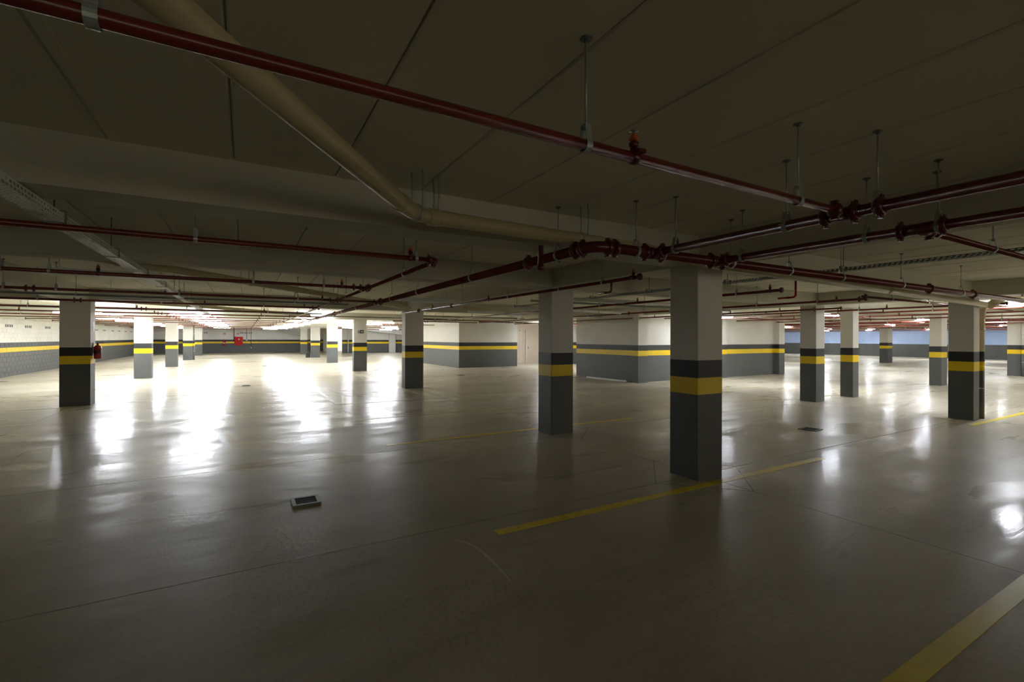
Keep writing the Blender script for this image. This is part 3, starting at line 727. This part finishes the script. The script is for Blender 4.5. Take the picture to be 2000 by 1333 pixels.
# ------------------------------------------------------------------ perforated cable trays
def tray(label, x0, x1, y0, y1, z, hs, rows, mat, ynear):
    t = thing('cable_tray', label, 'cable tray', (x0, y0, z), group='perforated cable trays')
    W = x1 - x0; L = y1 - y0; m = MB(); th = .0015
    pitch = .05; n = int(L / pitch)
    def sheet(P, width, rws, ofs):
        cw = width / rws
        for i in range(n):
            a0, a1 = i * pitch, (i + 1) * pitch
            for k in range(rws):
                c0, c1 = k * cw, (k + 1) * cw
                sh = (pitch / 2 if (k + ofs) % 2 else 0)
                if y0 + a0 > ynear:
                    q = len(m.v); m.v += [P(c0, a0), P(c1, a0), P(c1, a1), P(c0, a1)]; m.face([q, q + 1, q + 2, q + 3])
                    continue
                h0, h1 = c0 + cw * .22, c1 - cw * .22
                s0, s1 = a0 + sh * .5 + pitch * .10, a0 + sh * .5 + pitch * .66
                q = len(m.v)
                m.v += [P(c0, a0), P(c1, a0), P(c1, a1), P(c0, a1), P(h0, s0), P(h1, s0), P(h1, s1), P(h0, s1)]
                for a, b in ((0, 1), (1, 2), (2, 3), (3, 0)): m.face([q + a, q + b, q + 4 + b, q + 4 + a])
        return
    sheet(lambda c, a: (c, a, 0), W, rows, 0)
    sheet(lambda c, a: (0, a, c), hs, 2, 1)
    sheet(lambda c, a: (W, a, c), hs, 2, 1)
    m.build('channel', M[mat], t)
    for s in (0, W):
        MB().box(s - .003, s + .003, 0, L, hs - .002, hs + .004).build('rim', M[mat], t)
    y = 1.2
    while y < L:
        h = MB().box(-.008, W + .008, y - .015, y + .015, -.006, -.002).box(-.008, -.003, y - .015, y + .015, -.006, hs + .03).box(W + .003, W + .008, y - .015, y + .015, -.006, hs + .03)
        h.box(-.008, W + .008, y - .015, y + .015, hs + .026, hs + .03)
        h = h.build('hanger', M['galvd'], t)
        ya = y + y0; top = ZB if any(p[0] < ya < p[1] for p in BY) else ZC
        MB().lathe((W / 2, y, hs + .03), (0, 0, 1), [(0, .005), (top - z - hs - .03, .005)], 6).build('rod', M['galvd'], h)
        y += 1.6
    return t
tray('perforated pale metal cable tray running away at upper left', -1.205, -1.095, 1.6, 24, 2.45, .055, 5, 'tray', 15)
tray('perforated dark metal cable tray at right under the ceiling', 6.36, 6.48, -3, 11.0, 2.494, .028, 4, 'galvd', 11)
def conduit(label, x0, x1, y, z, w_=.05, axis='x'):
    t = thing('conduit', label, 'conduit', (x0, y, z), group='grey conduit channels')
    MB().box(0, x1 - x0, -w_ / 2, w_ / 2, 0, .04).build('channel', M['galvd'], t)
    for f in (.12, .5, .88):
        c = MB().box((x1 - x0) * f - .012, (x1 - x0) * f + .012, -w_ / 2 - .006, w_ / 2 + .006, -.004, .05).build('clip', M['galv'], t)
        MB().lathe(((x1 - x0) * f, 0, .05), (0, 0, 1), [(0, .005), (ZC - z - .055, .005)], 5).build('rod', M['galvd'], c)
conduit('grey-green conduit channel crossing behind the fourth left branch pipe', -7.8, 2.2, 11.9, 2.44)
conduit('grey conduit channel crossing above the left lamps', -7.8, 2.3, 17.2, 2.44)
conduit('grey conduit channel crossing right of the second near column', 5.5, 12.4, 8.8, 2.46)
conduit('grey conduit channel in front of the left pale block', 5.4, 10.3, 17.0, 2.45)
conduit('grey conduit channel crossing above the exit sign column', 2.6, 8.2, 19.2, 2.45)

# ------------------------------------------------------------------ lamps
def lamp(label, x, y, lit=True, z=2.45, axis='x', L=1.2):
    t = thing('linear_ceiling_lamp', label, 'ceiling lamp', (x, y, z), (0, 0, 0 if axis == 'x' else math.pi / 2), 'linear ceiling lamps')
    h = L / 2
    m = MB().box(-h, h, -.032, .032, .02, .045)
    m.box(-h - .012, -h, -.058, .058, -.032, .047); m.box(h, h + .012, -.058, .058, -.032, .047)
    m.build('housing', M['plate'], t)
    MB().box(-h, h, -.055, .055, -.03, .02).build('tube', M['lit' if lit else 'plate'], t, **({'label': 'glowing white tube'} if lit else {}))
    for s in (-h * .7, h * .7):
        MB().lathe((s, 0, .045), (0, 0, 1), [(0, .003), (ZC - z - .045, .003)], 5).build('suspension_wire', M['galv'], t)
lamps = []
ordn = ['nearest', 'second', 'third', 'fourth', 'fifth', 'sixth', 'seventh', 'farthest']
for i, (x, y) in enumerate(((-1.66, 20.0), (-1.64, 23.1), (-1.6, 27.2), (-1.6, 31.3), (-1.6, 35.6), (-1.65, 40.5), (-1.7, 47.8))):
    lamps.append(('glowing lamp over the left driving lane, %s of its row' % ordn[i], x, y))
for i, (x, y) in enumerate(((-4.74, 20.4), (-4.5, 22.2), (-4.9, 26.2), (-4.9, 29.6), (-4.9, 34.5), (-4.9, 38.5), (-4.9, 44.0), (-4.9, 50))):
    lamps.append(('glowing lamp over the bays by the left block wall, %s of its row' % ordn[i], x, y))
for i, (x, y) in enumerate(((2.85, 23.3), (2.85, 26.9), (2.8, 30.4), (2.8, 34.0), (2.8, 37.6), (2.7, 41.5), (2.7, 46.0), (2.1, 50.0))):
    lamps.append(('glowing lamp in the overlapping row left of the middle columns, %s of its row' % ordn[i], x, y))
for i, (x, y) in enumerate(((6.45, 25.4), (6.6, 28.6), (6.2, 31.0), (9.3, 34.6), (7.5, 40.0), (11.5, 42), (12.5, 48.0))):
    lamps.append(('glowing lamp right of the middle columns, %s of its row' % ordn[i], x, y))
for l, x, y in (('glowing lamp between the two right columns', 16.75, 8.3), ('glowing lamp behind the right-hand pipe bend', 15.1, 3.62), ('small glowing lamp beside the nearest column over the pale block', 15.6, 11.45), ('glowing lamp over the far right lane, nearer', 24.2, 8.4), ('glowing lamp over the far right lane, farther', 27.6, 4.2),
                ('glowing lamp seen left of the right pair of columns', 32.3, 18.4), ('glowing lamp near the distant column before the blue wall', 44.1, 18.6), ('glowing lamp out of sight behind the right pair', 31.5, 12.4), ('glowing lamp by the distant column', 39.5, 19.6), ('glowing lamp left of the wide white right-edge column', 27.4, 9.3),
                ('added glowing lamp hidden in the lobby, nearer', 15.5, 19.2), ('added glowing lamp hidden in the lobby, farther', 15.5, 23.0), ('added glowing lamp before the blue wall, first', 47.5, 16.0), ('added glowing lamp before the blue wall, second', 48.5, 31.0), ('added glowing lamp before the blue wall, third', 41.0, 28.0), ('added glowing lamp before the blue wall, fourth', 50.5, 21.5), ('added glowing lamp before the blue wall, fifth', 50.5, 26.5), ('added glowing lamp before the blue wall, sixth', 49.5, 13.5), ('added unseen lamp off the right edge of the near bays, first', 19.5, -0.5), ('added unseen lamp off the right edge of the near bays, second', 24.5, -0.5), ('glowing lamp off the right edge in the wide bay', 21.0, 2.8), ('glowing lamp off the right edge in the far bay', 34.0, 5.4), ('glowing lamp high beyond the wide white column', 38.0, 9.5), ('added glowing lamp close to the blue wall, nearer end', 47.5, 11.0), ('added glowing lamp close to the blue wall, farther end', 48.0, 24.0), ('glowing lamp by the return wall right of the pale block', 27.0, 16.0)):  # lobby, blue-wall and near-bay right-edge lamps are added to brighten those areas
    lamps.append((l, x, y))
for l, x, y in lamps: lamp(l, x, y)
for l, x, y in (('unlit lamp below the third left branch pipe', -1.55, 7.72), ('unlit lamp left of the cable tray beyond the fourth branch pipe', -2.0, 12.6), ('unlit lamp above the second near column', 3.4, 9.6), ('unlit lamp under the slab right of the second near column', 7.6, 6.1), ('unlit lamp near the third middle column', 6.6, 13.2)):
    lamp(l, x, y, lit=False)

# ------------------------------------------------------------------ small things
def extinguisher(label, x, y, zb, face, r=.07, h=.34, mat='extred'):
    # face: outward direction from what it hangs on
    t = thing('fire_extinguisher', label, 'extinguisher', (x, y, zb), (0, 0, math.atan2(face[1], face[0])), 'fire extinguishers')
    MB().lathe((0, 0, 0), (0, 0, 1), [(0, r * .9), (.015, r), (h - .05, r), (h - .015, r * .7), (h, r * .3), (h + .03, r * .3)], 20).build('cylinder', M[mat], t)
    hd = MB().box(-.018, .018, -.012, .012, h + .03, h + .06)
    hd.box(-.015, .12, -.010, .010, h + .075, h + .085); hd.box(-.015, .11, -.010, .010, h + .045, h + .055)
    hd.build('handle', M['rubber_hole_shade'], t)
    MB().tube([(0, .01, h + .04), (0, .06, h + .05), (0, r + .025, h - .03), (0, r + .02, h * .5), (0, r + .02, h * .25)], .009, 8).build('hose', M['rubber_hole_shade'], t)
    MB().box(-r - .012, -r + .006, -.02, .02, h * .4, h + .06).build('wall_bracket', M['steel'], t)
    MB().lathe((0, 0, h * .35), (0, 0, 1), [(0, r + .001), (h * .3, r + .001)], 20).build('label_band', M['paper' if mat != 'extred' else 'redc'], t)
extinguisher('dark red fire extinguisher hanging on the side of the nearest left column', -3.145, 15.08, 1.11, (1, 0), .075, .34)
extinguisher('bright red fire extinguisher on the back wall left of the red cabinet', -1.87, YMAX - .11, .80, (0, -1), .10, .5, 'brightred')
# notice on the left column
t = thing('notice', 'small white notice sheet on the side of the nearest left column', 'sign', (-3.23, 15.02, 1.80))
MB().box(0, .006, 0, .15, 0, .21).build('board', M['paper'], t)
for i in range(5): MB().box(.006, .0068, .02, .13 - (i % 2) * .03, .03 + i * .032, .038 + i * .032).build('text_line', M['ink'], t)
# exit sign
t = thing('exit_sign', 'small dark exit sign with figure and white arrow on the fourth middle column', 'sign', (4.80, 23.67, 1.86))
MB().box(0, .10, -.006, 0, 0, .15).build('figure_plate', M['galv'], t)
MB().box(.11, .29, -.008, 0, 0, .16).build('arrow_plate', M['green'], t)
m = MB(); m.v += [(.15, -.0095, .065), (.21, -.0095, .065), (.21, -.0095, .035), (.26, -.0095, .08), (.21, -.0095, .125), (.21, -.0095, .095), (.15, -.0095, .095)]
m.face([0, 1, 6]); m.face([1, 5, 6]); m.face([2, 3, 4]); m.build('arrow', M['paper'], t)
f = MB().lathe((.055, -.0075, .118), (0, 1, 0), [(0, .014), (.001, .014)], 8)
f.box(.045, .065, -.008, -.0065, .06, .10); f.box(.028, .05, -.008, -.0065, .02, .06); f.box(.06, .078, -.008, -.0065, .02, .06); f.box(.025, .085, -.008, -.0065, .085, .096)
f.build('running_figure', M['green'], t)
# hydrant cabinet
t = thing('hydrant_cabinet', 'red fire hose cabinet on the back wall', 'cabinet', (-.94, YMAX - .02, .80))
MB().box(0, .78, -.22, 0, 0, .90).build('body', M['brightred'], t)
dr = MB().box(.02, .76, -.235, -.22, .02, .88).build('door', M['brightred'], t)
MB().lathe((.42, -.24, .64), (0, 1, 0), [(0, .07), (.006, .07)], 14).build('window', M['paper'], dr)
MB().box(.70, .73, -.25, -.235, .42, .50).build('latch', M['steel'], dr)
t = thing('hydrant_riser', 'vertical red pipe feeding the fire hose cabinet', 'pipe', (-.98, YMAX - .1, 1.2))
MB().lathe((0, 0, 0), (0, 0, 1), [(0, .035), (ZC - 1.2, .035)], 10).build('pipe', M['red'], t)
for lb, x in (('small red and white sign above the back wall extinguisher', -1.95), ('small red and white sign above the fire hose cabinet', -.72)):
    t = thing('fire_sign', lb, 'sign', (x, YMAX - .02, 1.86), group='small fire signs')
    MB().box(0, .24, -.008, 0, 0, .24).build('plate', M['paper'], t)
    MB().box(.02, .22, -.010, -.008, .17, .22).box(.02, .07, -.010, -.008, .02, .17).box(.17, .22, -.010, -.008, .02, .17).build('symbol', M['brightred'], t)
for lb, x, z0, m_ in (('thin dark red pipe dropping to a valve right of the cabinet', .18, 1.35, 'red'), ('thin grey conduit dropping to a socket on the back wall', .60, .55, 'galvd')):
    t = thing('wall_conduit', lb, 'conduit', (x, YMAX - .05, z0))
    MB().lathe((0, 0, 0), (0, 0, 1), [(0, .02), (2.8 - z0, .02)], 8).build('pipe', M[m_], t)
    MB().box(-.05, .05, -.04, .03, -.08, .04).build('socket_box', M['plate'], t)
for lb, x, z0, m_, r in (('white vertical pipe on the far wall between middle columns', 9.55, .05, 'pvcw', .045), ('grey vertical pipe hanging on the far wall between middle columns', 10.35, .75, 'galvd', .05)):
    t = thing('wall_pipe', lb, 'pipe', (x, 51.9, z0))
    MB().lathe((0, 0, 0), (0, 0, 1), [(0, r), (2.8 - z0, r)], 10).build('pipe', M[m_], t)
    MB().lathe((0, 0, .45), (0, 0, 1), [(0, r + .02), (.1, r + .02)], 10).build('coupling', M[m_], t)
# wheel stop behind the sixth column, pale strip lying by the right block
t = thing('floor_box', 'small dark box on the floor by the sixth middle column', 'box', (4.35, 41.5, 0))
MB().cham(0, .3, 0, .4, 0, .42, .02).build('body', M['rubber_hole_shade'], t); MB().cham(-.01, .31, -.01, .41, .42, .45, .02).build('lid', M['grey'], t)
o = strip(12.55, 15.6, 12.58, 13.25, .06, 0.0, .05, 'floor_batten', M['paper']); o['label'] = 'long pale batten lying at the foot of the pale right block'; o['category'] = 'batten'
